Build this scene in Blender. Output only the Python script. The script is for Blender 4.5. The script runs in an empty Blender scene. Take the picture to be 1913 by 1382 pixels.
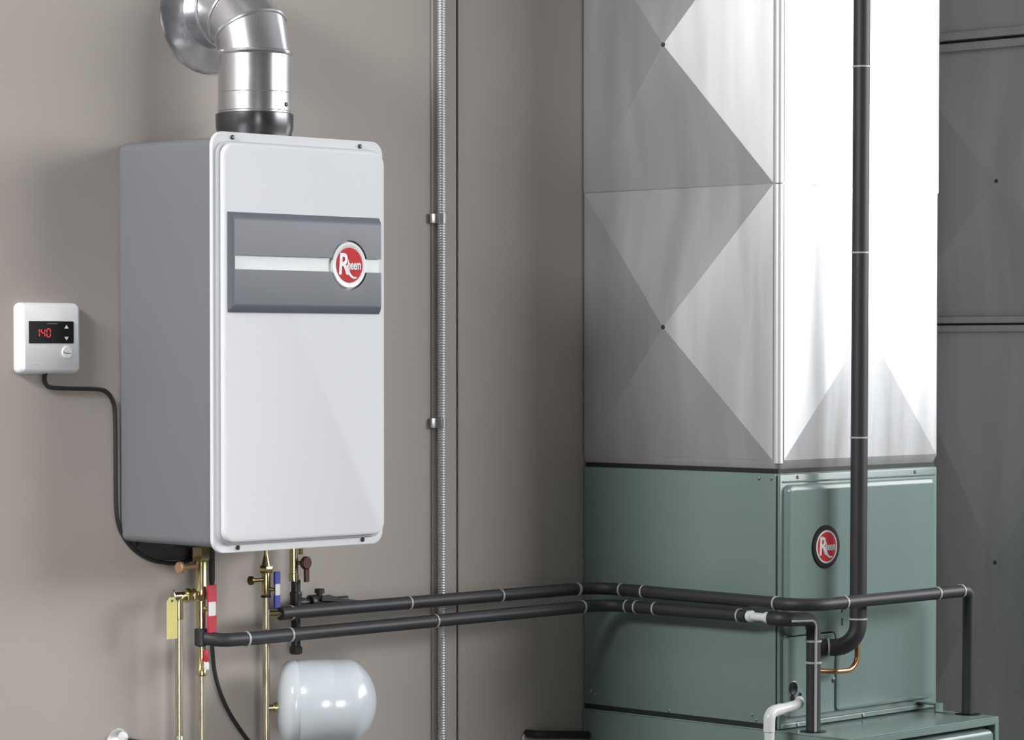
import bpy, bmesh, math, random
from mathutils import Vector, Matrix
random.seed(4)
C = bpy.context.scene.collection
S = bpy.context.scene
PI = math.pi

# ---------------------------------------------------------------- camera
cam_d = bpy.data.cameras.new('camera')
cam = bpy.data.objects.new('camera', cam_d); C.objects.link(cam)
cam_d.sensor_width = 36.0
cam_d.lens = 5451.66 / 1913 * 36.0
cam_d.shift_y = 79.61 / 1913
cam_d.clip_start = 0.05
cam.location = (-2.7318, -3.7069, 1.5522)
cam.rotation_euler = (PI / 2 - 0.021, 0.0, -0.7961)
S.camera = cam

# ---------------------------------------------------------------- world, lights, exposure
S.view_settings.view_transform = 'Standard'
S.view_settings.look = 'None'
S.view_settings.gamma = 1.0
S.view_settings.use_curve_mapping = False
S.view_settings.exposure = 0.0
w = bpy.data.worlds.new('world'); S.world = w
w.use_nodes = True
w.node_tree.nodes['Background'].inputs[0].default_value = (0.9, 0.95, 1.0, 1)
w.node_tree.nodes['Background'].inputs[1].default_value = 0.2

def area(name, loc, target, sx, sy, power, col=(1, 1, 1), spread=180):
    d = bpy.data.lights.new(name, 'AREA'); d.shape = 'RECTANGLE'
    d.size = sx; d.size_y = sy; d.energy = power; d.color = col
    d.spread = math.radians(spread)
    o = bpy.data.objects.new(name, d); C.objects.link(o)
    o.location = loc
    o.rotation_euler = (Vector(target) - Vector(loc)).to_track_quat('-Z', 'Y').to_euler()
    return o
area('key_light', (3.2, -3.9, 2.4), (0.9, -0.2, 1.6), 2.2, 1.3, 108, (0.985, 0.99, 1.0))
area('right_light', (4.6, -2.6, 2.4), (0.9, -0.2, 1.6), 2.0, 1.3, 76, (0.985, 0.99, 1.0))
area('side_light', (-2.2, -0.66, 2.8), (0.7, -0.2, 1.5), 0.9, 0.6, 80, (0.98, 0.985, 1.0))
area('duct_fill_light', (0.1, -0.6, 2.96), (1.24, -0.32, 1.6), 0.6, 0.4, 0.5, (0.98, 0.985, 1.0), 50)  # unseen lamp added to lift the upper facets of the duct
area('fill_light', (-1.6, -3.3, 1.3), (-0.05, 0.0, 1.2), 0.6, 0.6, 0.95, (1.0, 0.97, 0.95), 28)
area('low_fill_light', (-1.6, -3.3, 0.8), (0.35, -0.1, 0.95), 0.5, 0.5, 0.27, (1.0, 0.97, 0.95), 20)

# ---------------------------------------------------------------- materials
def mat(name, col, rough=0.5, metal=0.0, emit=0.0, noise=None, bump=None, coat=0.0, spec=0.5):
    m = bpy.data.materials.new(name); m.use_nodes = True
    nt = m.node_tree; b = nt.nodes['Principled BSDF']
    b.inputs['Base Color'].default_value = (*col, 1)
    b.inputs['Roughness'].default_value = rough
    b.inputs['Metallic'].default_value = metal
    b.inputs['Coat Weight'].default_value = coat
    b.inputs['Specular IOR Level'].default_value = spec
    if emit:
        b.inputs['Emission Color'].default_value = (*col, 1)
        b.inputs['Emission Strength'].default_value = emit
    tc = nt.nodes.new('ShaderNodeTexCoord')
    if noise:          # (stretch xyz, scale, amount, roughness amount)
        st, sc, am, ra = noise
        mp = nt.nodes.new('ShaderNodeMapping'); mp.inputs['Scale'].default_value = st
        n = nt.nodes.new('ShaderNodeTexNoise'); n.inputs['Scale'].default_value = sc
        n.inputs['Detail'].default_value = 5
        nt.links.new(tc.outputs['Object'], mp.inputs[0]); nt.links.new(mp.outputs[0], n.inputs['Vector'])
        r = nt.nodes.new('ShaderNodeMapRange')
        r.inputs[1].default_value = 0.3; r.inputs[2].default_value = 0.7
        r.inputs[3].default_value = 1 - am; r.inputs[4].default_value = 1 + am
        nt.links.new(n.outputs['Fac'], r.inputs[0])
        mx = nt.nodes.new('ShaderNodeMix'); mx.data_type = 'RGBA'; mx.blend_type = 'MULTIPLY'
        mx.inputs[0].default_value = 1
        mx.inputs[6].default_value = (*col, 1)
        nt.links.new(r.outputs[0], mx.inputs[7]); nt.links.new(mx.outputs[2], b.inputs['Base Color'])
        if ra:
            r2 = nt.nodes.new('ShaderNodeMapRange')
            r2.inputs[1].default_value = 0.3; r2.inputs[2].default_value = 0.7
            r2.inputs[3].default_value = rough - ra; r2.inputs[4].default_value = rough + ra
            nt.links.new(n.outputs['Fac'], r2.inputs[0]); nt.links.new(r2.outputs[0], b.inputs['Roughness'])
    if bump:           # (scale, strength)
        n2 = nt.nodes.new('ShaderNodeTexNoise'); n2.inputs['Scale'].default_value = bump[0]
        n2.inputs['Detail'].default_value = 3
        bp = nt.nodes.new('ShaderNodeBump'); bp.inputs['Strength'].default_value = bump[1]
        bp.inputs['Distance'].default_value = 0.002
        nt.links.new(tc.outputs['Object'], n2.inputs['Vector'])
        nt.links.new(n2.outputs['Fac'], bp.inputs['Height']); nt.links.new(bp.outputs[0], b.inputs['Normal'])
    return m
M = {}
M['wall'] = mat('wall paint', (0.425, 0.385, 0.355), 0.8, noise=((1, 1, 1), 1.5, 0.03, 0), bump=(160, 0.06))
M['groove'] = mat('joint', (0.05, 0.05, 0.045), 0.9)
M['room'] = mat('room paint', (0.22, 0.22, 0.22), 0.8)
M['ceiling'] = mat('ceiling paint', (0.4, 0.4, 0.4), 0.8)
M['floor'] = mat('concrete', (0.10, 0.10, 0.098), 0.7, noise=((1, 1, 1), 3, 0.15, 0))
M['white'] = mat('white enamel', (0.78, 0.795, 0.815), 0.65, spec=0.12)
M['casing'] = mat('grey enamel', (0.185, 0.193, 0.206), 0.42)
M['band'] = mat('grey band', (0.145, 0.154, 0.18), 0.4, spec=.35)
M['stripe'] = mat('white stripe', (0.78, 0.80, 0.80), 0.35)
M['ring'] = mat('badge white', (0.82, 0.83, 0.83), 0.35)
M['red'] = mat('badge red', (0.62, 0.03, 0.035), 0.6, spec=0.2)
M['black'] = mat('black plastic', (0.010, 0.011, 0.012), 0.45, spec=0.25)
M['rubber'] = mat('black gasket', (0.02, 0.02, 0.021), 0.5)
M['collar'] = mat('dark steel', (0.16, 0.16, 0.165), 0.26, 0.9)
M['galv'] = mat('galvanised flue', (0.78, 0.79, 0.81), 0.27, 0.95, noise=((1, 1, 1), 9, 0.06, 0.04))
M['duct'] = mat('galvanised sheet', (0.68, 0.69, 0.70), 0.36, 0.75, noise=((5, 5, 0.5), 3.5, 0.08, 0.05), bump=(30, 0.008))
M['duct_shaded'] = mat('shaded sheet', (0.52, 0.53, 0.55), 0.45, 0.7, noise=((5, 5, 0.5), 3.0, 0.12, 0.06))  # galvanised sheet darkened for the shade the second duct stands in
M['green'] = mat('green enamel', (0.205, 0.28, 0.262), 0.23, noise=((4, 4, 0.3), 2.0, 0.02, 0.015))
M['green_dark'] = mat('dark green seam', (0.012, 0.02, 0.018), 0.7)
M['foam'] = mat('foam insulation', (0.032, 0.032, 0.036), 0.5)
M['tie'] = mat('grey tie', (0.45, 0.46, 0.47), 0.4)
M['brass'] = mat('brass', (0.62, 0.54, 0.29), 0.24, 1.0)
M['bronze'] = mat('dark bronze', (0.16, 0.12, 0.05), 0.35, 0.9)
M['tube'] = mat('dull brass tube', (0.56, 0.51, 0.38), 0.33, 0.9)
M['copper'] = mat('copper', (0.62, 0.33, 0.17), 0.34, 1.0)
M['copper_cap'] = mat('copper cap', (0.50, 0.30, 0.17), 0.5, 0.5)
M['handle_red'] = mat('red vinyl', (0.50, 0.03, 0.05), 0.45)
M['handle_dark'] = mat('dark red vinyl', (0.06, 0.008, 0.009), 0.45)
M['handle_blue'] = mat('blue vinyl', (0.045, 0.065, 0.36), 0.45)
M['label'] = mat('white label', (0.78, 0.78, 0.76), 0.5)
M['tag'] = mat('yellow tag', (0.68, 0.62, 0.20), 0.5)
M['iron'] = mat('black iron', (0.02, 0.02, 0.021), 0.45)
M['tank'] = mat('white gloss tank', (0.66, 0.72, 0.76), 0.22, coat=0.3)
M['pvc'] = mat('white pvc', (0.80, 0.80, 0.81), 0.3)
M['steel'] = mat('bright steel', (0.55, 0.56, 0.56), 0.3, 1.0)
M['dsteel'] = mat('dark screw', (0.09, 0.09, 0.1), 0.4, 0.8)
M['armour'] = mat('armoured conduit', (0.66, 0.67, 0.68), 0.42, 0.7)
M['rim'] = mat('shaded white enamel', (0.50, 0.51, 0.54), 0.45)  # white enamel greyed for the shade in the cover grooves
M['cleat'] = mat('highlit cleat', (0.82, 0.83, 0.84), 0.42, 0.45)  # duct corner highlight put into a paler, less metallic colour
M['shade'] = mat('dark shade', (0.045, 0.046, 0.05), 0.6)  # colour of the painted shade below the heater
M['thermo'] = mat('ivory plastic', (0.90, 0.905, 0.92), 0.35)
M['digits'] = mat('red digits', (1.0, 0.05, 0.06), 0.5, emit=0.35)
M['wprint'] = mat('white print', (0.85, 0.85, 0.85), 0.5)
M['gprint'] = mat('grey print', (0.22, 0.22, 0.23), 0.5)

# ---------------------------------------------------------------- helpers
LOC = {}
def obj(name, bm, m, parent=None, sharp=35, label=None):
    """bm is in world coordinates; becomes ONE mesh object."""
    me = bpy.data.meshes.new(name)
    bmesh.ops.recalc_face_normals(bm, faces=bm.faces[:])
    if parent is not None:
        o0 = Vector(LOC[parent.name])
        bmesh.ops.translate(bm, verts=bm.verts[:], vec=-o0)
    for f in bm.faces: f.smooth = True
    bm.to_mesh(me); bm.free()
    me.set_sharp_from_angle(angle=math.radians(sharp))
    me.materials.append(m)
    o = bpy.data.objects.new(name, me); C.objects.link(o)
    if parent is not None:
        o.parent = parent; LOC[o.name] = LOC[parent.name]
    else:
        LOC[o.name] = (0, 0, 0)
    if label: o['label'] = label
    return o
def tag(o, label, cat, group=None):
    o['label'] = label; o['category'] = cat
    if group: o['group'] = group
    return o
def thing(name, label, cat, loc, group=None):
    o = bpy.data.objects.new(name, None); C.objects.link(o)
    o.location = loc; o.empty_display_size = 0.05; LOC[o.name] = tuple(loc)
    return tag(o, label, cat, group)
def struct(name, bm, m):
    o = obj(name, bm, m); o['kind'] = 'structure'; return o
def B(): return bmesh.new()

def box(bm, lo, hi, bev=0.0, seg=2):
    g = bmesh.ops.create_cube(bm, size=1.0)
    for v in g['verts']:
        v.co = Vector([(lo[i] + hi[i]) / 2 + v.co[i] * (hi[i] - lo[i]) for i in range(3)])
    if bev:
        es = list({e for v in g['verts'] for e in v.link_edges})
        bmesh.ops.bevel(bm, geom=es, offset=bev, segments=seg, profile=0.5, affect='EDGES')
    return bm
def rr(x0, x1, z0, z1, r, seg=7):
    pts = []
    r = max(r, 1e-4)
    for cx, cz, a0 in ((x1 - r, z1 - r, 0), (x0 + r, z1 - r, 90), (x0 + r, z0 + r, 180), (x1 - r, z0 + r, 270)):
        for k in range(seg + 1):
            a = math.radians(a0 + 90 * k / seg)
            pts.append((cx + r * math.cos(a), cz + r * math.sin(a)))
    return pts
def loft(bm, rings, cap0=True, cap1=True, closed=True):
    vs = [[bm.verts.new(p) for p in ring] for ring in rings]
    n = len(vs[0])
    for a, b in zip(vs, vs[1:]):
        for i in range(n if closed else n - 1):
            j = (i + 1) % n
            bm.faces.new((a[i], a[j], b[j], b[i]))
    if cap0: bm.faces.new(vs[0][::-1])
    if cap1: bm.faces.new(vs[-1])
    return bm
def panel(bm, x0, x1, z0, z1, r, prof, seg=7):
    """rounded rectangle facing -y; prof = [(y, inset), ...]"""
    return loft(bm, [[(x, y, z) for x, z in rr(x0 + i, x1 - i, z0 + i, z1 - i, r - i, seg)] for y, i in prof])
def inset(pts, d):
    n = len(pts); out = []
    area2 = sum(pts[i][0] * pts[(i + 1) % n][1] - pts[(i + 1) % n][0] * pts[i][1] for i in range(n))
    s = 1 if area2 > 0 else -1
    for i in range(n):
        p0, p1, p2 = Vector(pts[i - 1]), Vector(pts[i]), Vector(pts[(i + 1) % n])
        a = (p1 - p0).normalized(); b = (p2 - p1).normalized()
        na = Vector((-a.y, a.x)) * s; nb = Vector((-b.y, b.x)) * s
        q = (na + nb)
        q = q / max(0.2, (1 + na.dot(nb)))
        out.append(tuple(p1 + q * d))
    return out
def frame_axes(d):
    d = d.normalized()
    up = Vector((0, 0, 1)) if abs(d.z) < 0.9 else Vector((1, 0, 0))
    a = d.cross(up).normalized(); return a, d.cross(a).normalized()
def lathe(bm, p, axis, prof, seg=24, cap=True, phase=0.0):
    """prof = [(distance along axis, radius), ...]"""
    p = Vector(p); axis = Vector(axis).normalized(); a, b = frame_axes(axis)
    rings = []
    for t, r in prof:
        rings.append([tuple(p + axis * t + (a * math.cos(phase + 2 * PI * k / seg) + b * math.sin(phase + 2 * PI * k / seg)) * max(r, 1e-5)) for k in range(seg)])
    return loft(bm, rings, cap, cap)
def cyl(bm, p, q, r, seg=20, bev=0.0):
    p, q = Vector(p), Vector(q); L = (q - p).length
    pr = [(0, r), (L, r)] if not bev else [(0, r - bev), (bev, r), (L - bev, r), (L, r - bev)]
    return lathe(bm, p, q - p, pr, seg)
def hexn(bm, p, axis, h, r):
    return lathe(bm, p, axis, [(0, r * 0.92), (h * 0.12, r), (h * 0.88, r), (h, r * 0.92)], 6, phase=PI / 7)
def fillet(pts, rad, seg=8):
    pts = [Vector(p) for p in pts]; out = [pts[0]]
    for i in range(1, len(pts) - 1):
        r = rad[i - 1] if isinstance(rad, (list, tuple)) else rad
        a = (pts[i - 1] - pts[i]); b = (pts[i + 1] - pts[i])
        ang = a.angle(b)
        if r <= 0 or ang > PI - 0.01: out.append(pts[i]); continue
        d = min(r / math.tan(ang / 2), a.length * 0.95, b.length * 0.95)
        r = d * math.tan(ang / 2)
        an, bn = a.normalized(), b.normalized()
        c = pts[i] + (an + bn).normalized() * (r / math.sin(ang / 2))
        s = pts[i] + an * d - c; e = pts[i] + bn * d - c
        ax = s.cross(e).normalized(); tot = s.angle(e)
        for k in range(seg + 1):
            out.append(c + Matrix.Rotation(tot * k / seg, 3, ax) @ s)
    out.append(pts[-1]); return out
def tube(bm, path, r, seg=16, cap=True):
    path = [Vector(p) for p in path]; rings = []
    t0 = (path[1] - path[0]).normalized(); a, b = frame_axes(t0)
    for i, p in enumerate(path):
        if i == 0: t = t0
        elif i == len(path) - 1: t = (path[-1] - path[-2]).normalized()
        else: t = ((path[i + 1] - p).normalized() + (p - path[i - 1]).normalized()).normalized()
        a = (a - t * a.dot(t)).normalized(); b = t.cross(a)
        rr_ = r[i] if isinstance(r, (list, tuple)) else r
        rings.append([tuple(p + (a * math.cos(2 * PI * k / seg) + b * math.sin(2 * PI * k / seg)) * rr_) for k in range(seg)])
    return loft(bm, rings, cap, cap)
def spline(pts, n=10):
    P = [Vector(p) for p in pts]; P = [P[0] * 2 - P[1]] + P + [P[-1] * 2 - P[-2]]; out = []
    for i in range(1, len(P) - 2):
        for k in range(n):
            t = k / n
            out.append(0.5 * ((2 * P[i]) + (P[i + 1] - P[i - 1]) * t + (2 * P[i - 1] - 5 * P[i] + 4 * P[i + 1] - P[i + 2]) * t * t + (3 * P[i] - P[i - 1] - 3 * P[i + 1] + P[i + 2]) * t ** 3))
    out.append(P[-2]); return out
def ties(root, spots, r, w=0.0035):
    """one cable tie per (point, axis)"""
    for p, ax in spots:
        p = Vector(p); ax = Vector(ax).normalized()
        bm = B(); lathe(bm, p - ax * w / 2, ax, [(0, r), (0, r + .0012), (w, r + .0012), (w, r)], 20)
        a, b = frame_axes(ax)
        obj('cable_tie', bm, M['tie'], root)
def text_bm(body, size, loc, depth=0.0004, shear=0.0, sx=1.0):
    """lettering facing -y, left end of the baseline at loc"""
    cu = bpy.data.curves.new('lettering', 'FONT'); cu.body = body; cu.size = size
    cu.extrude = depth / 2; cu.shear = shear; cu.resolution_u = 3; cu.offset = size * 0.02
    t = bpy.data.objects.new('lettering', cu); C.objects.link(t)
    bpy.context.view_layer.update()
    me = bpy.data.meshes.new_from_object(t.evaluated_get(bpy.context.evaluated_depsgraph_get()))
    bm = B(); bm.from_mesh(me)
    for v in bm.verts:
        x, y, z = v.co; v.co = (loc[0] + x * sx, loc[1] - z, loc[2] + y)
    bpy.data.objects.remove(t); bpy.data.curves.remove(cu); bpy.data.meshes.remove(me)
    return bm
def screw(root, p, n, r=0.004, m='steel', h=0.0025):
    bm = B(); lathe(bm, Vector(p), n, [(0, r), (h * .5, r), (h, r * .55), (h, 0.0)], 12, cap=True)
    return obj('screw', bm, M[m], root)

# ---------------------------------------------------------------- the room
RX0, RX1, RY0, RZ1 = -5.0, 5.2, -6.2, 3.0
bm = B()
gx0, gx1 = 0.9135, 0.9185
for lo, hi in (((RX0, 0, 0), (gx0, .12, RZ1)), ((gx1, 0, 0), (RX1, .12, RZ1)), ((gx0, .006, 0), (gx1, .12, RZ1))):
    box(bm, lo, hi)
wall = struct('wall_back', bm, M['wall'])
bm = B(); box(bm, (gx0, .003, 0), (gx1, .0062, RZ1)); struct('trim_1', bm, M['groove'])
bm = B(); box(bm, (RX0 - .1, RY0 - .1, -.1), (RX1 + .1, .12, 0)); struct('floor', bm, M['floor'])
bm = B(); box(bm, (RX0 - .1, RY0 - .1, RZ1), (RX1 + .1, .12, RZ1 + .1)); struct('ceiling', bm, M['ceiling'])
bm = B(); box(bm, (RX0 - .1, RY0 - .1, 0), (RX0, 0, RZ1)); struct('wall_left', bm, M['room'])
bm = B(); box(bm, (RX1, RY0 - .1, 0), (RX1 + .1, 0, RZ1)); struct('wall_right', bm, M['room'])
bm = B(); box(bm, (RX0, RY0 - .1, 0), (RX1, RY0, RZ1)); struct('wall_front', bm, M['room'])
# flat batten behind the conduit
bm = B(); box(bm, (.851, -.004, 0), (.9085, 0, RZ1), .001, 1); struct('trim_2', bm, M['wall'])

# ---------------------------------------------------------------- first duct on the furnace
DX0, DX1, DY = 1.2444, 1.7108, -.4687
def duct_section(root, x0, x1, y0, y1, z0, z1, m, cut, flare=0.0, apex=.042, faces='lf'):
    """sheet-metal section: a shell with cut corners, and cross-broken panels on it. y0 = room side"""
    bm = B(); rings = []
    zs = ([(z0, flare), (z0 + .014, 0)] if flare else [(z0, 0)]) + [(z1, 0)]
    for z, i in zs:
        X0, X1, Y0, Y1 = x0 + i, x1 - i, y0 + i, y1
        ring = [(X0, Y1, z)]
        for k in range(5):        # rounded front left corner
            a = PI + PI / 2 * k / 4
            ring.append((X0 + cut + cut * math.cos(a), Y0 + cut + cut * math.sin(a), z))
        for k in range(5):
            a = 1.5 * PI + PI / 2 * k / 4
            ring.append((X1 - cut * .3 + cut * .3 * math.cos(a), Y0 + cut * .3 + cut * .3 * math.sin(a), z))
        ring.append((X1, Y1, z)); rings.append(ring)
    loft(bm, rings)
    sec = obj('duct_section', bm, m, root, sharp=50)
    if faces:
        bm = B(); cyl(bm, (x0 + cut * .62, y0 + cut * .62, z0 + (flare and .010)), (x0 + cut * .62, y0 + cut * .62, z1 - .0008), cut * .78, 20, .001)
        obj('corner_cleat', bm, M['cleat'] if m is M['duct'] else m, sec)
    b = .001; zl = z0 + (.016 if flare else .001); zh = z1 - .001
    def pyramid(c4, ap):
        bm = B(); vs = [bm.verts.new(p) for p in c4]; a = bm.verts.new(ap)
        for i in range(4): bm.faces.new((vs[i], vs[(i + 1) % 4], a))
        bm.faces.new(vs[::-1]); return bm
    rv = []
    if 'l' in faces:
        ya, yb = y0 + cut + .002, y1 - .002; zc, yc = (z0 + z1) / 2, (y0 + y1) / 2
        obj('cross_broken_panel', pyramid([(x0 - b, ya, zl), (x0 - b, ya, zh), (x0 - b, yb, zh), (x0 - b, yb, zl)], (x0 - b - apex, yc, zc)), m, sec, sharp=0.5)
        rv.append(((x0 - b - apex + .0006, yc, zc), (-1, 0, 0)))
    if 'f' in faces:
        xa, xb = x0 + cut + .002, x1 - cut * .3 - .002; zc, xc = (z0 + z1) / 2, (x0 + x1) / 2
        obj('cross_broken_panel', pyramid([(xa, y0 - b, zl), (xb, y0 - b, zl), (xb, y0 - b, zh), (xa, y0 - b, zh)], (xc, y0 - b - apex * .3, zc)), m, sec, sharp=0.5)
        rv.append(((xc, y0 - b - apex * .3 + .0006, zc), (0, -1, 0)))
    for p, n in rv:
        bm = B(); lathe(bm, p, n, [(0, .0045), (.0012, .004), (.0018, .001)], 10); obj('rivet', bm, M['dsteel'], sec)
    return sec
d = thing('sheet_metal_duct', 'tall bright galvanised duct with cross-broken panels standing on green furnace', 'duct', (1.4776, -.23, 1.345))
duct_section(d, DX0, DX1, DY, -.003, 1.345, 1.846, M['duct'], .011, flare=.005)
duct_section(d, DX0 - .0015, DX1 + .0015, DY - .0015, -.003, 1.846, 2.356, M['duct'], .011)
duct_section(d, DX0 - .003, DX1 + .003, DY - .003, -.003, 2.356, 2.866, M['duct'], .011)
duct_section(d, DX0, DX1, DY, -.003, 2.866, 2.999, M['duct'], .011, faces='')
bm = B(); box(bm, (DX0 + .004, DY + .004, 1.338), (DX1 - .004, -.004, 1.346)); obj('gasket', bm, M['rubber'], d)

# second duct
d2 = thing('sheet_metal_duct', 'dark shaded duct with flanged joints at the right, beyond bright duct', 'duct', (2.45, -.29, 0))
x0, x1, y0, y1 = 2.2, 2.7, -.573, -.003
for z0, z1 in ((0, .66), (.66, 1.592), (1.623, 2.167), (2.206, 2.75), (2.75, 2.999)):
    duct_section(d2, x0, x1, y0, y1, z0, z1, M['duct_shaded'], .006, apex=.045, faces='' if z1 > 2.9 or z0 == 0 else 'lf')
for zs in ((1.592, 1.6055, 1.6095, 1.623), (2.167, 2.1835, 2.189, 2.206)):
    for a, b_, pr in ((zs[0], zs[1], .012), (zs[1], zs[2], .002), (zs[2], zs[3], .016)):
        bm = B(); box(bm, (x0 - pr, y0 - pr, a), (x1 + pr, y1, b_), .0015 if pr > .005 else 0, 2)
        obj('joint_flange' if pr > .005 else 'joint_gap', bm, M['duct_shaded'] if pr > .005 else M['rubber'], d2)

# ---------------------------------------------------------------- furnace
f = thing('furnace_cabinet', 'upper green furnace cabinet with round red badge, below bright duct', 'furnace', (1.4776, -.23, .887))
FZ0, FZ1 = .887, 1.338
bm = B(); box(bm, (DX0 + .002, DY, FZ0), (DX1, -.003, FZ1), .004, 3); obj('cabinet_shell', bm, M['green'], f)
bm = B(); box(bm, (DX0, DY + .007, FZ0 + .009), (DX0 + .003, -.003, FZ1 - .001), .0012, 2); obj('side_panel', bm, M['green'], f)
bm = B(); box(bm, (DX0 + .0015, DY + .0042, FZ0 + .002), (DX0 + .0025, DY + .0075, FZ1 - .004)); obj('corner_seam', bm, M['green_dark'], f)
bm = B(); box(bm, (DX0 + .001, DY + .006, FZ0), (DX0 + .0025, -.004, FZ0 + .0095)); obj('base_seam', bm, M['green_dark'], f)
# L-shaped door, rounded edge all round
L = [(1.2575, 1.0515), (1.3905, 1.0515), (1.3905, .9085), (1.686, .9085), (1.686, 1.3175), (1.2575, 1.3175)]
prof = [(DY + .001, 0), (DY - .008, 0), (DY - .0125, .0022), (DY - .0145, .0065), (DY - .0148, .010)]
def roundpoly(pts, r):
    out = []
    n = len(pts)
    P3 = [Vector((p[0], p[1], 0)) for p in pts]
    for i in range(n):
        q = fillet([P3[i - 1], P3[i], P3[(i + 1) % n]], r, 5)[1:-1]
        out += [(v.x, v.y) for v in q]
    return out
LR = roundpoly(L, .012)
bm = B(); loft(bm, [[(x, y, z) for x, z in (inset(LR, i) if i else LR)] for y, i in prof]); door = obj('door_panel', bm, M['green'], f, sharp=30)
# lower left service plate
PY = DY - .0125
bm = B(); panel(bm, 1.2575, 1.3892, .9085, 1.0502, .006, [(DY + .001, 0), (PY + .002, 0), (PY, .002)]); plate = obj('service_plate', bm, M['green'], f)
gp = inset(roundpoly([(1.2605, .9300), (1.3005, .9300), (1.3005, .9440), (1.2755, .9735), (1.2560 + .0035, .9735)], .010), 0)
bm = B(); loft(bm, [[(x, y, z) for x, z in q] for y, q in ((PY + .0005, gp), (PY - .0022, gp), (PY - .0027, inset(gp, .0008)))]); obj('port_gasket', bm, M['green'], plate)
for (hx, hz, hr) in ((1.2668, .9605, .0118), (1.2855, .9475, .0045), (1.2640, .9440, .006)):
    bm = B(); lathe(bm, (hx, PY - .0024, hz), (0, -1, 0), [(0, hr), (.0008, hr), (.0008, hr * .8), (.0004, hr * .75)], 20); obj('port_hole', bm, M['black'], plate)
# keyhole slots along the plate
for z0, z1 in ((1.062, 1.075), (1.085, 1.10)):
    bm = B(); box(bm, (1.4035, DY - .0155, z0), (1.407, DY - .0145, z1)); obj('door_slot', bm, M['green_dark'], f)
for z0, z1 in ((.915, .965), (.975, 1.00)):
    bm = B(); box(bm, (1.3860, PY - .0004, z0), (1.3882, PY + .0005, z1)); obj('plate_slot', bm, M['green_dark'], f)
bm = B(); lathe(bm, (1.384, PY + .001, .966), (0, -1, 0), [(0, .005), (.002, .005), (.003, .003)], 14); obj('latch_knob', bm, M['dsteel'], f)
bm = B(); box(bm, (DX0 + .006, DY - .006, .8895), (1.70, DY + .001, .8985), .002, 2); obj('base_rail', bm, M['green'], f)
bm = B(); box(bm, (DX0 + .01, DY - .003, 1.3215), (1.702, DY + .001, 1.3245), .001, 1); obj('header_rail', bm, M['green'], f)
for p in ((1.2965, DY, 1.3305), (1.6423, DY, 1.3295), (1.290, DY - .006, .894), (1.478, DY - .006, .894)):
    screw(f, p, (0, -1, 0), .0035)
for y, z in ((-.4239, 1.3285), (-.4518, 1.3285), (-.0219, .9209), (-.0314, .9147), (-.2139, .9005), (-.409, .9097), (-.4188, .9015)):
    screw(f, (DX0, y, z), (-1, 0, 0), .003)
# badge on the door
bx, bz, by = 1.357, 1.2055, DY - .0145
bm = B(); lathe(bm, (bx, by, bz), (0, -1, 0), [(0, .0385), (.002, .0385), (.003, .0375)], 40); bd = obj('badge', bm, M['black'], f)
bm = B(); lathe(bm, (bx, by - .003, bz), (0, -1, 0), [(0, .0295), (.0006, .0295)], 40); obj('badge_ring', bm, M['ring'], bd)
bm = B(); lathe(bm, (bx, by - .0036, bz), (0, -1, 0), [(0, .0262), (.0006, .0262)], 40); obj('badge_disc', bm, M['red'], bd)
def wordmark(parent, cx, y, cz, R, name='lettering'):
    bm = text_bm('R', R * 1.72, (cx - R * .90, y, cz - R * .52), .0006, 0.1, .80)
    b2 = text_bm('heem', R * .78, (cx - R * .17, y, cz - R * .24), .0006, 0.08, .60)
    me = bpy.data.meshes.new('tmp'); b2.to_mesh(me); b2.free(); bm.from_mesh(me); bpy.data.meshes.remove(me)
    # sweeping tail of the first letter
    pts = [(cx - R * .25, y, cz - R * .02), (cx - R * .02, y, cz - R * .50), (cx + R * .28, y, cz - R * .72), (cx + R * .55, y, cz - R * .70)]
    sp = spline(pts, 6); wd = [R * .12 * (1 - .7 * i / len(sp)) for i in range(len(sp))]
    tube(bm, sp, wd, 8)
    for v in bm.verts: v.co.y = y + (v.co.y - y) * (0.25 if abs(v.co.y - y) > .0006 else 1)
    obj(name, bm, M['ring'], parent)
wordmark(bd, bx, by - .0045, bz, .0262)

# ---------------------------------------------------------------- lower cabinet
LX1, LY, LZ = 1.6835, -.628, .887
c = thing('coil_cabinet', 'lower green cabinet jutting forward beneath the upper furnace cabinet', 'cabinet', (1.46, -.31, 0))
bm = B(); box(bm, (DX0 - .002, LY + .02, .0), (LX1, -.003, LZ - .003)); obj('cabinet_shell', bm, M['green'], c)
bm = B(); box(bm, (DX0 - .002, LY, LZ - .003), (LX1, -.003, LZ), .001, 1); obj('top_sheet', bm, M['green'], c)
bm = B(); box(bm, (DX0 - .002, LY, LZ - .014), (LX1, LY + .02, LZ - .003), .001, 1); obj('top_lip', bm, M['green'], c)
bm = B(); box(bm, (LX1 - .012, LY, 0), (LX1, LY + .02, LZ - .014), .001, 1); obj('side_lip', bm, M['green'], c)
bm = B(); box(bm, (DX0 - .002, LY, 0), (DX0 + .011, LY + .02, LZ - .014), .001, 1); obj('side_lip', bm, M['green'], c)
bm = B(); box(bm, (DX0 + .011, LY + .017, .02), (LX1 - .012, LY + .0205, LZ - .014)); obj('door_gap', bm, M['green_dark'], c)
bm = B(); panel(bm, DX0 + .017, LX1 - .019, .05, LZ - .0215, .012, [(LY + .018, 0), (LY + .004, 0), (LY - .002, .003), (LY - .004, .007), (LY - .0045, .011)]); obj('door_panel', bm, M['green'], c)
for px, py in ((1.2777, -.52), (1.6675, -.57)):
    bm = B(); lathe(bm, (px, py, LZ - .0005), (0, 0, 1), [(0, .0235), (.001, .0235), (.0016, .021)], 28); obj('pipe_grommet', bm, M['black'], c)
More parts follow.
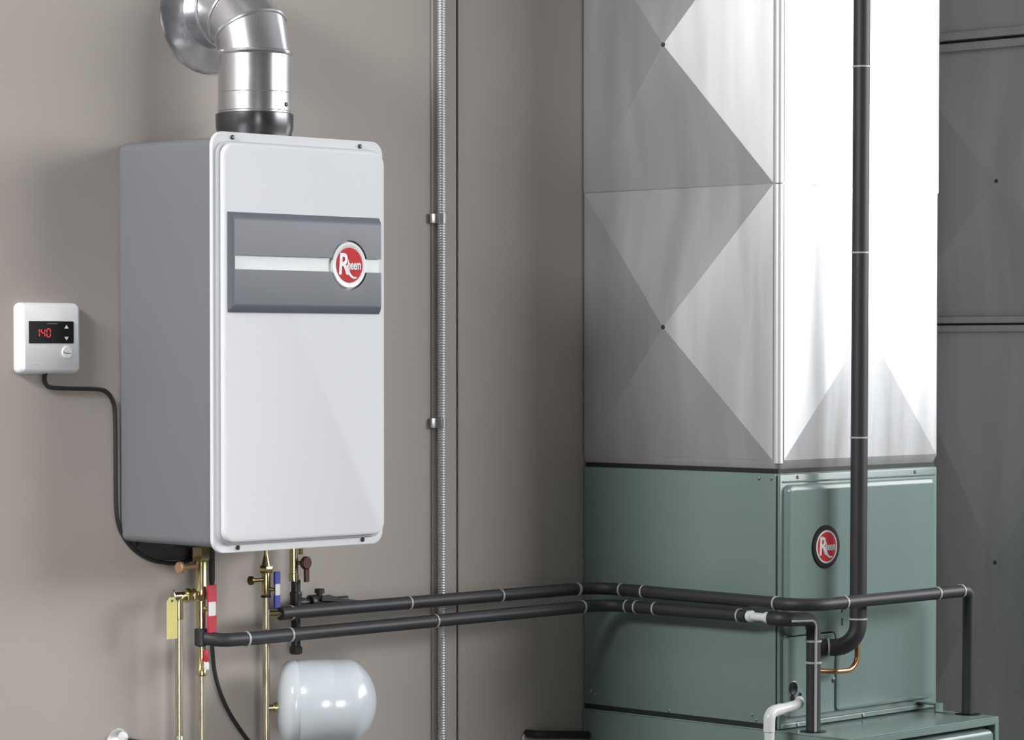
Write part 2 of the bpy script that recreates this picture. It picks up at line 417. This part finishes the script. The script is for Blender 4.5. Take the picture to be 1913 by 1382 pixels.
# clip between the two cabinets
bm = B(); box(bm, (1.648, -.512, LZ + .0003), (1.672, -.508, LZ + .016), .0008, 1); box(bm, (1.648, -.535, LZ + .0003), (1.672, -.508, LZ + .002), .0008, 1); box(bm, (1.648, -.511, LZ + .013), (1.672, DY, LZ + .016), .0008, 1); obj('joining_bracket', bm, M['green'], f)
for p in ((1.45, -.60, LZ), (1.672, -.50, LZ), (1.50, -.50, LZ)): screw(c, p, (0, 0, 1), .003, h=.001)

# ---------------------------------------------------------------- water heater
HX, HW, HB, HT, HD = .1503, .3575, 1.2405, 1.8905, .2425
h = thing('tankless_water_heater', 'white and grey tankless water heater box hung on beige wall', 'water heater', (.329, -.12, HB))
cx0, cx1, cz0, cz1 = HX + .008, HX + HW - .008, HB + .008, HT - .008
bm = B(); loft(bm, [[(x, y, z) for x, z in rr(cx0 + i, cx1 - i, cz0 + i, cz1 - i, .014 - i, 6)] for y, i in ((-.0005, .004), (-.004, 0), (-HD + .006, 0))])
obj('casing', bm, M['casing'], h, sharp=40)
bm = B(); panel(bm, HX, HX + HW, HB, HT, .022, [(-HD + .0065, .0), (-HD + .001, 0), (-HD, .001)], 9); obj('front_flange', bm, M['white'], h)
bm = B(); panel(bm, HX + .0065, HX + HW - .0065, HB + .0125, HT - .0145, .022, [(-HD + .0005, 0), (-HD - .005, 0), (-HD - .0065, .0015)], 9); obj('cover_rim', bm, M['rim'], h)
bm = B(); panel(bm, HX + .0105, HX + HW - .0105, HB + .0165, HT - .0185, .020, [(-HD - .006, 0), (-HD - .0125, 0), (-HD - .0148, .0012), (-HD - .016, .0045)], 9); cov = obj('front_cover', bm, M['white'], h, sharp=50)
YC = -HD - .016
# grey band with a notch for stripe and badge
bcx, bcz, bR = .4145, 1.6895, .0395
X0, X1, Z0, Z1, CH, FY_ = .1665, .4835, 1.612, 1.7665, .0125, YC - .0065
sz0, sz1, sx = 1.6785, 1.7003, .1765
bm = B()
for zc, zo, sg in ((sz1, Z1, 1), (sz0, Z0, -1)):          # upper and lower bar, arched round the badge
    a1 = math.asin(sg * (zc - bcz) / bR)
    arc = [PI - a1 + (2 * a1 - PI) * k / 20 for k in range(21)]
    low = [(sx, zc)] + [(bcx + bR * math.cos(a), bcz + sg * bR * math.sin(a)) for a in arc] + [(X1, zc)]
    rings = [[(x, YC + .0005, zo), (x, YC - .0012, zo), (x, YC - .0045, zo - sg * CH * .45), (x, FY_ + .0003, zo - sg * CH * .85), (x, FY_, zo - sg * CH * 1.1), (x, FY_, z), (x, YC + .0005, z)] for x, z in low]
    loft(bm, rings)
CX = .0088
def lp(x, k, y): return [(x, y, Z1 - CH * k), (x, y, Z0 + CH * k)]
cols = [(X0, 0, YC - .0012), (X0 + CX * .5, .45, YC - .0045), (X0 + CX * .9, .85, FY_ + .0003), (sx, 1.1, FY_)]
q4 = []
for x, k, y in cols:                                       # left end of the band, mitred into both bars
    q4.append([(x, YC + .0005, Z1), (x, min(y, YC - .0012), Z1) if k == 0 else (x, YC - .0012, Z1)] +
              [(x, max(yy, y), Z1 - CH * kk) for kk, yy in ((.45, YC - .0045), (.85, FY_ + .0003), (1.1, FY_))] +
              [(x, max(yy, y), Z0 + CH * kk) for kk, yy in ((1.1, FY_), (.85, FY_ + .0003), (.45, YC - .0045))] + [(x, YC - .0012, Z0), (x, YC + .0005, Z0)])
loft(bm, q4)
band = obj('badge_band', bm, M['band'], cov, sharp=15)
bm = B(); box(bm, (.1760, YC - .0012, 1.6785), (.4830, YC + .0005, 1.7000)); obj('stripe', bm, M['stripe'], cov)
bm = B(); lathe(bm, (bcx, YC, bcz), (0, -1, 0), [(0, .0372), (.0045, .0372), (.006, .0355), (.006, .030), (.0052, .0285), (.0052, .001)], 48); bg = obj('badge_ring', bm, M['ring'], cov)
bm = B(); lathe(bm, (bcx + .0005, YC - .0052, bcz), (0, -1, 0), [(0, .0278), (.0007, .0278)], 48); obj('badge_disc', bm, M['red'], cov)
bgp = cov
wordmark(cov, bcx, YC - .0066, bcz, .0278)
for x, z in ((.1904, 1.8822), (.4573, 1.8816), (.1996, 1.2480), (.4622, 1.2485)):
    screw(h, (x, -HD, z), (0, -1, 0), .0036, 'dsteel', .004)
bm = B(); box(bm, (.18, -.11, HB + .001), (.49, -.02, HB + .009)); obj('bottom_tray', bm, M['iron'], h)

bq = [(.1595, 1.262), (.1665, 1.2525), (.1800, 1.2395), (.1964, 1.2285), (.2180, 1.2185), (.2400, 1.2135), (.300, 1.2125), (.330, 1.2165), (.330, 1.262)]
bm = B(); loft(bm, [[(x, y, z) for x, z in bq] for y in (-.0003, -.0030)]); obj('shade_plate', bm, M['shade'], h)  # dark plate added in place of the shade under the heater
# flue
FX, FY, FR = .3405, -.12, .0588
fl = thing('flue_pipe', 'shiny galvanised flue elbow rising from water heater and turning into wall', 'flue', (FX, FY, HT))
bm = B(); lathe(bm, (FX, FY, HT - .0079), (0, 0, 1), [(0, FR + .001), (.020, FR + .001), (.027, FR + .0035), (.050, FR + .004), (.052, FR + .001)], 56); obj('collar', bm, M['collar'], fl)
zb = 2.031
bm = B(); lathe(bm, (FX, FY, HT + .040), (0, 0, 1), [(0, FR), (.0065, FR), (.0072, FR + .0008), (.008, FR), (.036, FR), (.0367, FR + .0008), (.0374, FR), (zb - HT - .040, FR)], 56); obj('straight_pipe', bm, M['galv'], fl)
screw(fl, (FX + .018, FY - .0565, 1.947), (.3, -.95, 0), .0035, 'dsteel', .002)
ER = .074
def ering(th, r, out=0.0):
    """circle of the elbow at bend angle th (0 = vertical, 90 deg = into wall)"""
    cy, cz = FY + ER * (1 - math.cos(th)), zb + ER * math.sin(th)
    nrm = Vector((0, math.cos(th), -math.sin(th)))
    return [(FX + r * math.cos(2 * PI * k / 56), cy + nrm.y * r * math.sin(2 * PI * k / 56) , cz + nrm.z * r * math.sin(2 * PI * k / 56)) for k in range(56)]
def gore(t0, t1):
    bm = B()
    loft(bm, [ering(t0, FR - .0008), ering(t0, FR + .0006), ering(t1, FR + .0006), ering(t1, FR - .0008)], False, False)
    return bm
N = 4
for k in range(3):
    obj('elbow_gore', gore(PI / 2 * k / 3, PI / 2 * (k + 1) / 3), M['galv'], fl, sharp=60)
for k in range(N):
    th = PI / 2 * k / 3; t = .0016
    cy, cz = FY + ER * (1 - math.cos(th)), zb + ER * math.sin(th)
    ax = Vector((0, math.sin(th), math.cos(th)))
    bm = B(); lathe(bm, Vector((FX, cy, cz)) - ax * .004, ax, [(0, FR), (.0015, FR + .0022), (.004, FR + .003), (.0065, FR + .0022), (.008, FR)], 56); obj('elbow_bead', bm, M['galv'], fl)
bm = B(); cyl(bm, (FX, FY + ER, zb + ER), (FX, -.002, zb + ER), FR, 56); obj('wall_sleeve', bm, M['galv'], fl)
bm = B(); lathe(bm, (FX, -.0005, zb + ER), (0, -1, 0), [(0, .099), (.0015, .099), (.006, .092), (.009, FR + .006), (.012, FR + .001)], 64); obj('wall_plate', bm, M['galv'], fl)

# ---------------------------------------------------------------- wall thermostat
t = thing('wall_controller', 'small white wall controller with black display showing 140', 'thermostat', (.0127, 0, 1.517))
bm = B(); panel(bm, -.0470, .0712, 1.5168, 1.6278, .010, [(-.0003, .0008), (-.003, 0), (-.010, .0006), (-.0175, .0045), (-.020, .0080)], 7); tb = obj('body', bm, M['thermo'], t, sharp=50)
bm = B(); box(bm, (-.0322, -.0212, 1.5645), (.0537, -.0195, 1.5990), .0008, 1); sc = obj('screen', bm, M['black'], t)
def seg7(bm, ch, x, z, w_, h_, th, y):
    segs = {'a': (x, x + w_, z + h_, 0), 'g': (x, x + w_, z + h_ / 2, 0), 'd': (x, x + w_, z, 0),
            'f': (z + h_ / 2, z + h_, x, 1), 'e': (z, z + h_ / 2, x, 1), 'b': (z + h_ / 2, z + h_, x + w_, 1), 'c': (z, z + h_ / 2, x + w_, 1)}
    on = {'1': 'bc', '4': 'fgbc', '0': 'abcdef'}[ch]
    for s in on:
        a, b_, p, v = segs[s]
        if v: box(bm, (p - th / 2, y - .0003, a + th * .6), (p + th / 2, y, b_ - th * .6))
        else: box(bm, (a + th * .6, y - .0003, p - th / 2), (b_ - th * .6, y, p + th / 2))
bm = B()
for i, ch in enumerate('140'): seg7(bm, ch, -.0195 + i * .0105, 1.5745, .0066, .0125, .0015, -.0212)
obj('digits', bm, M['digits'], sc)
def tri(cx, cz, s, up):
    bm = B(); q = [(cx - s, cz - s * .6 * up), (cx + s, cz - s * .6 * up), (cx, cz + s * .8 * up)]
    loft(bm, [[(x, -.0212, z) for x, z in q], [(x, -.0218, z) for x, z in q]]); return bm
obj('up_arrow', tri(.0391, 1.5900, .0040, 1), M['wprint'], sc)
obj('down_arrow', tri(.0390, 1.5725, .0040, -1), M['wprint'], sc)
bm = B(); box(bm, (.0025, -.0214, 1.5945), (.0215, -.0212, 1.5957)); obj('print_line', bm, M['gprint'], sc)
bm = B(); lathe(bm, (.0405, -.0198, 1.5508), (0, -1, 0), [(0, .0098), (.0012, .0098), (.0022, .0088), (.0022, .001)], 32); bt = obj('button', bm, M['thermo'], t)
bm = B(); loft(bm, [[(x, y_, z) for x, z in [(.0325, 1.5528), (.036, 1.5500), (.047, 1.5495), (.0475, 1.5483), (.036, 1.5484), (.0318, 1.5515)]] for y_ in (-.0220, -.0223)]); obj('button_print', bm, M['gprint'], bt)
bm = B(); box(bm, (-.028, -.0204, 1.5312), (-.012, -.0200, 1.5318)); obj('print_line', bm, mat('faint print', (.5, .5, .5), .5), t)

# controller cable
bm = B(); tube(bm, spline([(.0085, -.008, 1.519), (.0088, -.0055, 1.510), (.0125, -.005, 1.5000), (.0235, -.005, 1.4955), (.065, -.005, 1.4936), (.1094, -.005, 1.4922), (.1300, -.005, 1.4875), (.1425, -.005, 1.4720), (.1465, -.005, 1.45), (.1475, -.005, 1.38), (.1481, -.005, 1.3101), (.1520, -.005, 1.280), (.1619, -.005, 1.2580), (.1780, -.005, 1.2395), (.1964, -.005, 1.2265), (.2180, -.005, 1.2165), (.2379, -.005, 1.2114), (.2680, -.006, 1.2085), (.30, -.010, 1.2150), (.315, -.014, 1.2478)], 6), .0034, 10)
tag(obj('controller_cable', bm, M['rubber']), 'thin dark cable from wall controller running down beside water heater', 'cable')

# ---------------------------------------------------------------- armoured conduit + clips
bm = B(); prof = []; z = 0.0; pitch = .0046
while z < 2.995:
    prof += [(z, .0066), (z + pitch * .25, .0077), (z + pitch * .6, .0077), (z + pitch * .85, .0066)]; z += pitch
lathe(bm, (.8640, -.0125, 0), (0, 0, 1), prof, 14)
tag(obj('armoured_conduit', bm, M['armour'], sharp=80), 'ribbed silver conduit running vertically up the wall', 'conduit')
for z, w_ in ((1.7862, 'upper'), (1.4258, 'lower')):
    k = thing('conduit_clip', w_ + ' of the two metal clips on the ribbed conduit', 'clip', (.8640, -.004, z), 'clips on the ribbed conduit')
    bm = B(); r0 = .0092
    out = [(.8415, -.0005), (.8415, -.0022), (.8530, -.0055)]
    arc = [(.864 + r0 * math.cos(a), -.0125 + r0 * math.sin(a)) for a in [PI * 1.0 + PI * q / 10 for q in range(11)]]
    prof2 = [(.846, -.0022), (.8535, -.0052)] + arc + [(.8735, -.0042)]
    loft(bm, [[(x, y, z - .0085) for x, y in prof2], [(x, y, z + .0085) for x, y in prof2]], False, False, closed=False)
    g = bmesh.ops.solidify(bm, geom=bm.faces[:], thickness=.0012)
    obj('strap', bm, M['armour'], k)
    bm = B(); box(bm, (.8440, -.010, z - .0085), (.8540, -.0042, z + .0085), .001, 2); obj('tab', bm, M['armour'], k)

# ---------------------------------------------------------------- hot side under the heater
hx, hy = .2682, -.07
v = thing('service_valve', 'brass hot-water service valve with red lever, below water heater', 'valve', (hx, hy, 1.09))
bm = B(); hexn(bm, (hx, hy, 1.2165), (0, 0, 1), .030, .0155); obj('hex_nut', bm, M['brass'], v)
bm = B(); lathe(bm, (hx, hy, 1.105), (0, 0, 1), [(0, .0078), (.046, .0078), (.048, .0095), (.058, .0105), (.064, .0105), (.066, .0098), (.108, .0098), (.112, .0085)], 24); obj('valve_body', bm, M['brass'], v)
bm = B(); cyl(bm, (hx - .006, hy, 1.2072), (hx - .045, hy - .004, 1.2072), .0038, 14); lathe(bm, (hx - .043, hy - .004, 1.2072), (-1, 0, 0), [(0, .005), (.001, .0098), (.005, .0098), (.007, .008)], 24); obj('drain_port', bm, M['copper_cap'], v, label='copper capped drain port')
def lever(root, x, y, z0, z1, wd, m, lz0, lz1, nm='lever'):
    bm = B(); q = [(x - wd / 2, z0), (x + wd / 2, z0), (x + wd / 2, lz0 - .002), (x + wd * .3, (lz0 + lz1) / 2), (x + wd / 2, lz1 + .002), (x + wd / 2, z1), (x - wd / 2, z1), (x - wd / 2, lz1 + .002), (x - wd * .3, (lz0 + lz1) / 2), (x - wd / 2, lz0 - .002)]
    q = roundpoly(q, .002)
    loft(bm, [[(a, yy, b_) for a, b_ in inset(q, i)] for yy, i in ((y + .003, .0008), (y + .002, 0), (y - .001, 0), (y - .002, .0008))])
    l = obj(nm, bm, M[m], root, sharp=40)
    bm = B(); box(bm, (x - wd * .52, y - .0032, lz0), (x + wd * .30, y - .0019, lz1), .0005, 1); obj('label_plate', bm, M['label'], l)
    bm = B(); cyl(bm, (x - wd * .2, y + .001, (lz0 + lz1) / 2), (x - wd * .4, hy, (lz0 + lz1) / 2), .0035, 12); obj('pivot', bm, M['brass'], l)
    return l
lever(v, .2765, -.088, 1.1000, 1.1770, .0175, 'handle_red', 1.1275, 1.1500)
# insulated tee
bm = B(); lathe(bm, (hx, hy, 1.078), (0, 0, 1), [(0, .0085), (.002, .0105), (.027, .0105), (.029, .0085)], 20); obj('tee_jacket', bm, M['foam'], v)
p = thing('water_pipe', 'brass hot-water riser pipe dropping from red-levered valve to floor', 'pipe', (hx, hy, 0))
bm = B(); cyl(bm, (hx + .001, hy, 0), (hx + .001, hy, 1.080), .0062, 18); obj('tube', bm, M['tube'], p)
bm = B(); lathe(bm, (hx + .001, hy, 1.030), (0, 0, 1), [(0, .007), (.002, .0086), (.012, .0086), (.014, .0074), (.04, .0074), (.046, .0066)], 20); obj('drain_valve', bm, M['brass'], p)
bm = B(); box(bm, (.2590 + .004, -.0865, 1.0535), (.2720, -.081, 1.0735), .002, 2); l2 = obj('drain_lever', bm, M['handle_red'], p, label='small red lever')
bm = B(); lathe(bm, (.2685, -.0835, 1.0405), (0, 0, 1), [(0, .003), (.001, .0042), (.009, .0045), (.013, .003)], 12); obj('drain_spout', bm, M['label'], l2, label='pale spout')
bm = B(); cyl(bm, (.2685, -.0835, 1.048), (hx, hy, 1.048), .003, 10); obj('pivot', bm, M['brass'], l2)

# relief valve and discharge pipe
rx = .2225
r_ = thing('relief_valve', 'brass relief valve elbow branching left, yellow tag hanging from it', 'valve', (rx, hy, 1.14))
bm = B(); tube(bm, fillet([(hx - .009, hy, 1.1612), (rx, hy, 1.1612), (rx, hy, 1.138)], .010, 6), .0068, 16); obj('elbow_body', bm, M['brass'], r_)
bm = B(); hexn(bm, (hx - .012, hy, 1.1612), (-1, 0, 0), .008, .0105); obj('hex_nut', bm, M['brass'], r_)
bm = B(); hexn(bm, (hx - .023, hy, 1.1612), (-1, 0, 0), .010, .0115); obj('hex_nut', bm, M['brass'], r_)
bm = B(); cyl(bm, (rx + .004, hy, 1.1612), (rx - .012, hy, 1.1612), .0066, 16, .001); obj('side_stub', bm, M['brass'], r_)
bm = B(); tube(bm, spline([(rx - .011, hy, 1.166), (rx - .015, hy - .006, 1.172), (rx - .018, hy - .012, 1.166), (rx - .018, hy - .013, 1.155)], 6), .0012, 8); wr = obj('tag_wire', bm, M['steel'], r_)
bm = B(); q = [(.1880, 1.0955), (.2085, 1.0955), (.2085, 1.154), (.2035, 1.1615), (.1935, 1.1615), (.1880, 1.154)]
loft(bm, [[(x, y_, z) for x, z in q] for y_ in (-.0820, -.0835)]); yt = obj('paper_tag', bm, M['tag'], r_, label='yellow hanging tag')
bm = B(); lathe(bm, (.198, -.0834, 1.156), (0, -1, 0), [(0, .0022), (.0005, .0022)], 12); obj('eyelet', bm, M['dsteel'], yt)
p = thing('discharge_pipe', 'brass discharge pipe running to floor below the relief valve', 'pipe', (rx, hy, 0))
bm = B(); cyl(bm, (rx, hy, 0), (rx, hy, 1.140), .0062, 18); obj('tube', bm, M['tube'], p)
bm = B(); lathe(bm, (rx, hy, .915), (0, 0, 1), [(0, .007), (.02, .007), (.022, .0064)], 18); obj('coupling', bm, M['tube'], p)
bm = B(); lathe(bm, (rx, hy, 1.124), (0, 0, 1), [(0, .0064), (.001, .0074), (.016, .0074)], 18); obj('coupling', bm, M['brass'], p)

# ---------------------------------------------------------------- cold side
kx, ky = .4058, -.07
v = thing('service_valve', 'slim brass cold-water service valve with blue lever, below water heater', 'valve', (kx, ky, 1.11))
bm = B(); lathe(bm, (kx, ky, 1.150), (0, 0, 1), [(0, .0070), (.004, .0080), (.036, .0080), (.040, .0072)], 20); obj('valve_body', bm, M['brass'], v)
bm = B(); hexn(bm, (kx, ky, 1.1885), (0, 0, 1), .012, .0118); obj('hex_nut', bm, M['brass'], v)
bm = B(); lathe(bm, (kx, ky, 1.2), (0, 0, 1), [(0, .008), (.013, .0048), (.020, .0032), (.0490, .0032)], 18); obj('inlet_stem', bm, M['brass'], v)
bm = B(); cyl(bm, (kx - .004, ky, 1.1775), (kx - .031, ky, 1.1775), .0032, 12); lathe(bm, (kx - .029, ky, 1.1775), (-1, 0, 0), [(0, .004), (.001, .0075), (.005, .0075), (.006, .006)], 20); obj('drain_port', bm, M['bronze'], v, label='dark bronze capped drain port')
bm = B(); lathe(bm, (kx, ky, 1.148), (0, 0, 1), [(0, .0085), (.004, .0085)], 18); obj('seal_ring', bm, M['rubber'], v)
lever(v, .4180, -.084, 1.1310, 1.1905, .0125, 'handle_blue', 1.1520, 1.1705)
p = thing('water_pipe', 'brass cold-water riser pipe dropping behind insulated pipe, left of white tank', 'pipe', (kx, ky, 0))
bm = B(); cyl(bm, (kx, ky, 0), (kx, ky, 1.150), .0062, 18); obj('tube', bm, M['tube'], p)
bm = B(); cyl(bm, (kx + .004, ky, 1.1206), (kx + .028, ky - .008, 1.1206), .0066, 16, .0008); obj('tee_branch', bm, M['brass'], p)

# expansion tank
tz = .9735; ax = Vector((.81, -.588, -.004)).normalized()
T0 = Vector((.4275, -.0735, tz))
e = thing('expansion_tank', 'glossy white expansion tank lying sideways beneath insulated pipes', 'tank', (.50, -.125, tz))
R = .0698; Lt = .164
prof = [(0, .010)] + [(.024 * (1 - math.cos(a)), R * math.sin(a) ** .6) for a in [PI / 2 * k / 12 for k in range(2, 13)]]
prof += [(.030, R), (.031, R - .0008), (.033, R - .0008), (.034, R)]
prof += [(.088, R), (.089, R - .0002), (.0905, R)]
ch = .040; SR = (R * R + ch * ch) / (2 * ch); am = math.asin(R / SR)
prof += [(Lt - ch - .006, R), (Lt - ch - .002, R - .0008)]
prof += [(Lt - SR + SR * math.cos(am * k / 14), SR * math.sin(am * k / 14)) for k in range(13, 0, -1)] + [(Lt, .0005)]
bm = B(); lathe(bm, T0, ax, prof, 72); obj('tank_body', bm, M['tank'], e, sharp=50)
bm = B(); lathe(bm, (kx + .004, ky - .001, .9660), (.84, -.54, .04), [(0, .0060), (.008, .0060), (.0085, .0092), (.0155, .0092), (.016, .007), (.027, .007)], 18); obj('nipple', bm, M['brass'], e)

# ---------------------------------------------------------------- gas side
gx, gy = .5020, -.035
g = thing('gas_valve', 'brass gas valve with dark red handle under the right of water heater', 'valve', (.497, gy, 1.168))
bm = B(); lathe(bm, (.4975, gy, 1.168), (0, 0, 1), [(0, .0085), (.012, .0085), (.013, .0076), (.080, .0076)], 20); obj('valve_body', bm, M['brass'], g)
bm = B(); lathe(bm, (.5105, gy - .012, 1.1985), (0, -1, 0), [(0, .009), (.002, .0112), (.006, .0112), (.008, .009)], 20)
loft(bm, [[(x, y_, z) for x, z in ((.5075, 1.1985), (.5165, 1.1985), (.5165, 1.1665), (.5085, 1.1665))] for y_ in (gy - .013, gy - .018)]); obj('handle', bm, M['handle_dark'], g)
bm = B(); cyl(bm, (.4985, gy, 1.1985), (.5105, gy - .013, 1.1985), .004, 12); obj('pivot', bm, M['brass'], g)
bm = B(); cyl(bm, (.510, gy - .004, 1.212), (.510, gy - .004, 1.244), .0035, 12); obj('side_stud', bm, M['bronze'], g)
g = thing('gas_pipe', 'black iron gas drip leg with capped end hanging behind insulated pipes', 'pipe', (gx, gy, 1.045))
bm = B(); cyl(bm, (gx, gy, 1.052), (gx, gy, 1.170), .0078, 20); obj('tube', bm, M['iron'], g)
bm = B(); lathe(bm, (gx, gy, 1.116), (0, 0, 1), [(0, .0098), (.004, .0108), (.008, .0098), (.026, .0098), (.030, .0108), (.034, .0098)], 20); cyl(bm, (gx, gy, 1.131), (gx + .019, gy, 1.131), .0082, 16, .001); obj('tee', bm, M['iron'], g)
bm = B(); lathe(bm, (gx, gy, 1.045), (0, 0, 1), [(0, .008), (.002, .0108), (.011, .0108), (.014, .0090)], 8); obj('end_cap', bm, M['iron'], g)
k = thing('gas_cock', 'small black gas cock with flat lever above the upper insulated pipe', 'valve', (.56, gy, 1.13))
bm = B(); cyl(bm, (gx + .018, gy, 1.131), (gx + .115, gy, 1.131), .0055, 14); obj('tube', bm, M['iron'], k)
bm = B(); lathe(bm, (gx + .028, gy, 1.131), (1, 0, 0), [(0, .007), (.003, .0115), (.018, .0115), (.024, .009), (.048, .009), (.052, .006)], 16); obj('valve_body', bm, M['iron'], k)
bm = B(); lathe(bm, (gx + .053, gy, 1.138), (0, 0, 1), [(0, .0055), (.006, .0055), (.0065, .0085), (.013, .0085), (.014, .007)], 12); obj('knob', bm, M['iron'], k)
bm = B(); loft(bm, [[(x, y_, z) for x, z in ((gx + .045, 1.1400), (gx + .062, 1.1420), (gx + .090, 1.1340), (gx + .131, 1.1285), (gx + .131, 1.1250), (gx + .088, 1.1290), (gx + .045, 1.1330))] for y_ in (gy - .012, gy - .016)]); obj('lever', bm, M['iron'], k)

# power cord from the heater
bm = B(); tube(bm, spline([(.324, -.03, 1.2478), (.3245, -.03, 1.18), (.3242, -.03, 1.10), (.3248, -.03, 1.0682), (.3309, -.03, 1.0239), (.349, -.03, .9785), (.374, -.03, .941), (.4086, -.03, .9023), (.445, -.028, .88), (.50, -.0035, .866)], 7), [.0052] * 8 + [.0036] * 56, 10)
tag(obj('power_cord', bm, M['rubber']), 'black cord hanging from water heater and curving right between brass pipes', 'cord')

# ---------------------------------------------------------------- long insulated pipes
IR = .0112
zU = 1.1185
up = [(.4285, -.079, 1.1206), (.470, -.080, 1.1210), (1.2, -.075, 1.1190), (1.2, -.57, 1.1150), (1.6700, -.57, 1.1145), (1.6675, -.57, .889)]
p = thing('insulated_pipe', 'upper black insulated pipe along wall and around furnace to right drop', 'pipe', (.43, -.08, zU))
bm = B(); tube(bm, fillet(up, [0, .055, .055, .016], 10), IR, 20); obj('foam_sleeve', bm, M['foam'], p, sharp=60)
for x in (.4521, .7205, .9444, 1.1457): ties(p, [((x, -.078, 1.1206 - (x - .45) * .0022), (1, 0, 0))], IR)
for y in (-.1386, -.1922, -.4995): ties(p, [((1.2, y, 1.1189 - (-y - .075) * .008), (0, 1, 0))], IR)
for x in (1.3001, 1.571, 1.6449): ties(p, [((x, -.57, 1.1148), (1, 0, 0))], IR)
lo = [(hx + .002, hy - .008, 1.0915), (hx + .018, -.100, 1.0880), (.36, -.100, 1.0868), (1.2, -.100, 1.0888), (1.2, -.434, 1.0892)]
p = thing('insulated_pipe', 'lower black insulated pipe from red-levered valve to white fitting on furnace', 'pipe', (.27, -.1, 1.09))
bm = B(); tube(bm, fillet(lo, [.03, .05, .045], 8), IR, 20); obj('foam_sleeve', bm, M['foam'], p, sharp=60)
for x in (.3378, .431, .7625, 1.1343): ties(p, [((x, -.1, 1.0869 + (x - .36) * .0023), (1, 0, 0))], IR)
for y in (-.1528, -.1753, -.2206, -.4174): ties(p, [((1.2, y, 1.089), (0, 1, 0))], IR)
# white fitting
p = thing('pipe_fitting', 'small white pipe fitting joining black insulated pipes at furnace corner', 'fitting', (1.2, -.46, 1.089))
bm = B(); lathe(bm, (1.2, -.428, 1.0892), (0, -1, 0), [(0, .006), (.006, .006), (.009, .0098), (.017, .0105), (.021, .0072), (.048, .0072), (.049, .0100), (.058, .0100), (.060, .007)], 22); obj('body', bm, M['pvc'], p)
# drop pipe at the corner
dp = [(1.2, -.487, 1.0890), (1.2, -.52, 1.0885), (1.2777, -.52, 1.0855), (1.2777, -.52, .8885)]
p = thing('insulated_pipe', 'black insulated drop pipe entering the lower cabinet at furnace corner', 'pipe', (1.2777, -.52, .888))
bm = B(); tube(bm, fillet(dp, [.018, .026], 8), .0128, 20); obj('foam_sleeve', bm, M['foam'], p, sharp=60)
off = Vector((-.0075, -.0108, 0))
sp = [(1.2, -.487, 1.0870), (1.1935, -.5318, 1.0860), (1.2700, -.5318, 1.0815), (1.2700, -.5310, .8885)]
sp = [(1.205, -.5318, 1.0860), (1.2700, -.5318, 1.0830), (1.2700, -.5310, .8885)]
bm = B(); tube(bm, fillet(sp, [.014], 6), .0022, 8); obj('sleeve_line', bm, M['tie'], p, label='pale line along sleeve')  # thin pale tube running along the sleeve
ties(p, [((1.2777, -.52, 1.0460), (0, 0, 1)), ((1.2777, -.52, 1.0084), (0, 0, 1))], .0132)
# suction line
vx, vy = 1.3960, -.53
p = thing('suction_line', 'thick black insulated vertical pipe in front of bright duct', 'pipe', (vx, vy, 1.03))
bm = B(); tube(bm, fillet([(1.4035, vy, 2.999), (1.3915, vy, 1.0270), (1.342, PY + .0005, 1.0270)], [.042], 10), .0152, 24); obj('foam_sleeve', bm, M['foam'], p, sharp=60)
for z in (2.0552, 1.7268, 1.3996, 1.0780): ties(p, [((1.3915 + (z - 1.027) * .00608, vy, z), (0, 0, 1))], .0154, .003)
ties(p, [((1.3535, PY - .0111, 1.0270), (-.724, .69, 0))], .0154, .003)
bm = B(); tube(bm, fillet([(1.4035, -.519, 1.032), (1.4035, -.519, .9860), (1.352, -.512, .9860), (1.335, PY + .0005, .9860)], [.026, .01], 8), .0048, 14)
tag(obj('liquid_line', bm, M['copper'], sharp=60), 'thin bare copper pipe curving beneath the thick black vertical pipe', 'pipe')

# white condensate pipe
p = thing('condensate_pipe', 'white plastic elbow pipe leaving the furnace and dropping past lower cabinet', 'pipe', (1.19, -.5, .88))
bm = B(); tube(bm, fillet([(1.2860, PY + .0005, .9375), (1.262, -.500, .9345), (1.1815, -.500, .9275), (1.1805, -.500, .0)], [.012, .016], 8), .0088, 20); obj('tube', bm, M['pvc'], p, sharp=60)
bm = B(); tube(bm, fillet([(1.215, -.500, .9304), (1.1815, -.500, .9275), (1.1807, -.500, .894)], [.015], 8), .0102, 20); obj('elbow', bm, M['pvc'], p)

# low pipes along the wall, cut by the lower edge of the view
p = thing('wall_pipe', 'low dark pipe with white round end cap left of brass pipes', 'pipe', (.15, -.02, .935))
bm = B(); tube(bm, fillet([(.146, -.021, .930), (.40, -.021, .880), (.40, -.0005, .880)], .008), .0075, 16); obj('tube', bm, M['iron'], p)
bm = B(); lathe(bm, (.150, -.021, .9385), (-1, -.5, 0), [(-.004, .004), (0, .0078), (.004, .0086), (.008, .006), (.009, .002)], 20); obj('end_cap', bm, M['label'], p, label='white end cap')
bm = B(); lathe(bm, (.152, -.0005, .928), (0, -1, 0), [(0, .022), (.003, .022), (.006, .016), (.018, .009)], 28); obj('wall_flange', bm, M['armour'], p)
p = thing('wall_pipe', 'low dark pipe with elbow near dark corner left of lower green cabinet', 'pipe', (1.09, -.02, .85))
bm = B(); tube(bm, fillet([(1.093, -.0005, .8535), (1.093, -.021, .8535), (1.235, -.021, .8390)], .008), .0075, 16); obj('tube', bm, M['iron'], p)
bm = B(); lathe(bm, (1.090, -.0005, .842), (0, -1, 0), [(0, .012), (.003, .012), (.004, .009)], 20); obj('wall_flange', bm, M['armour'], p)
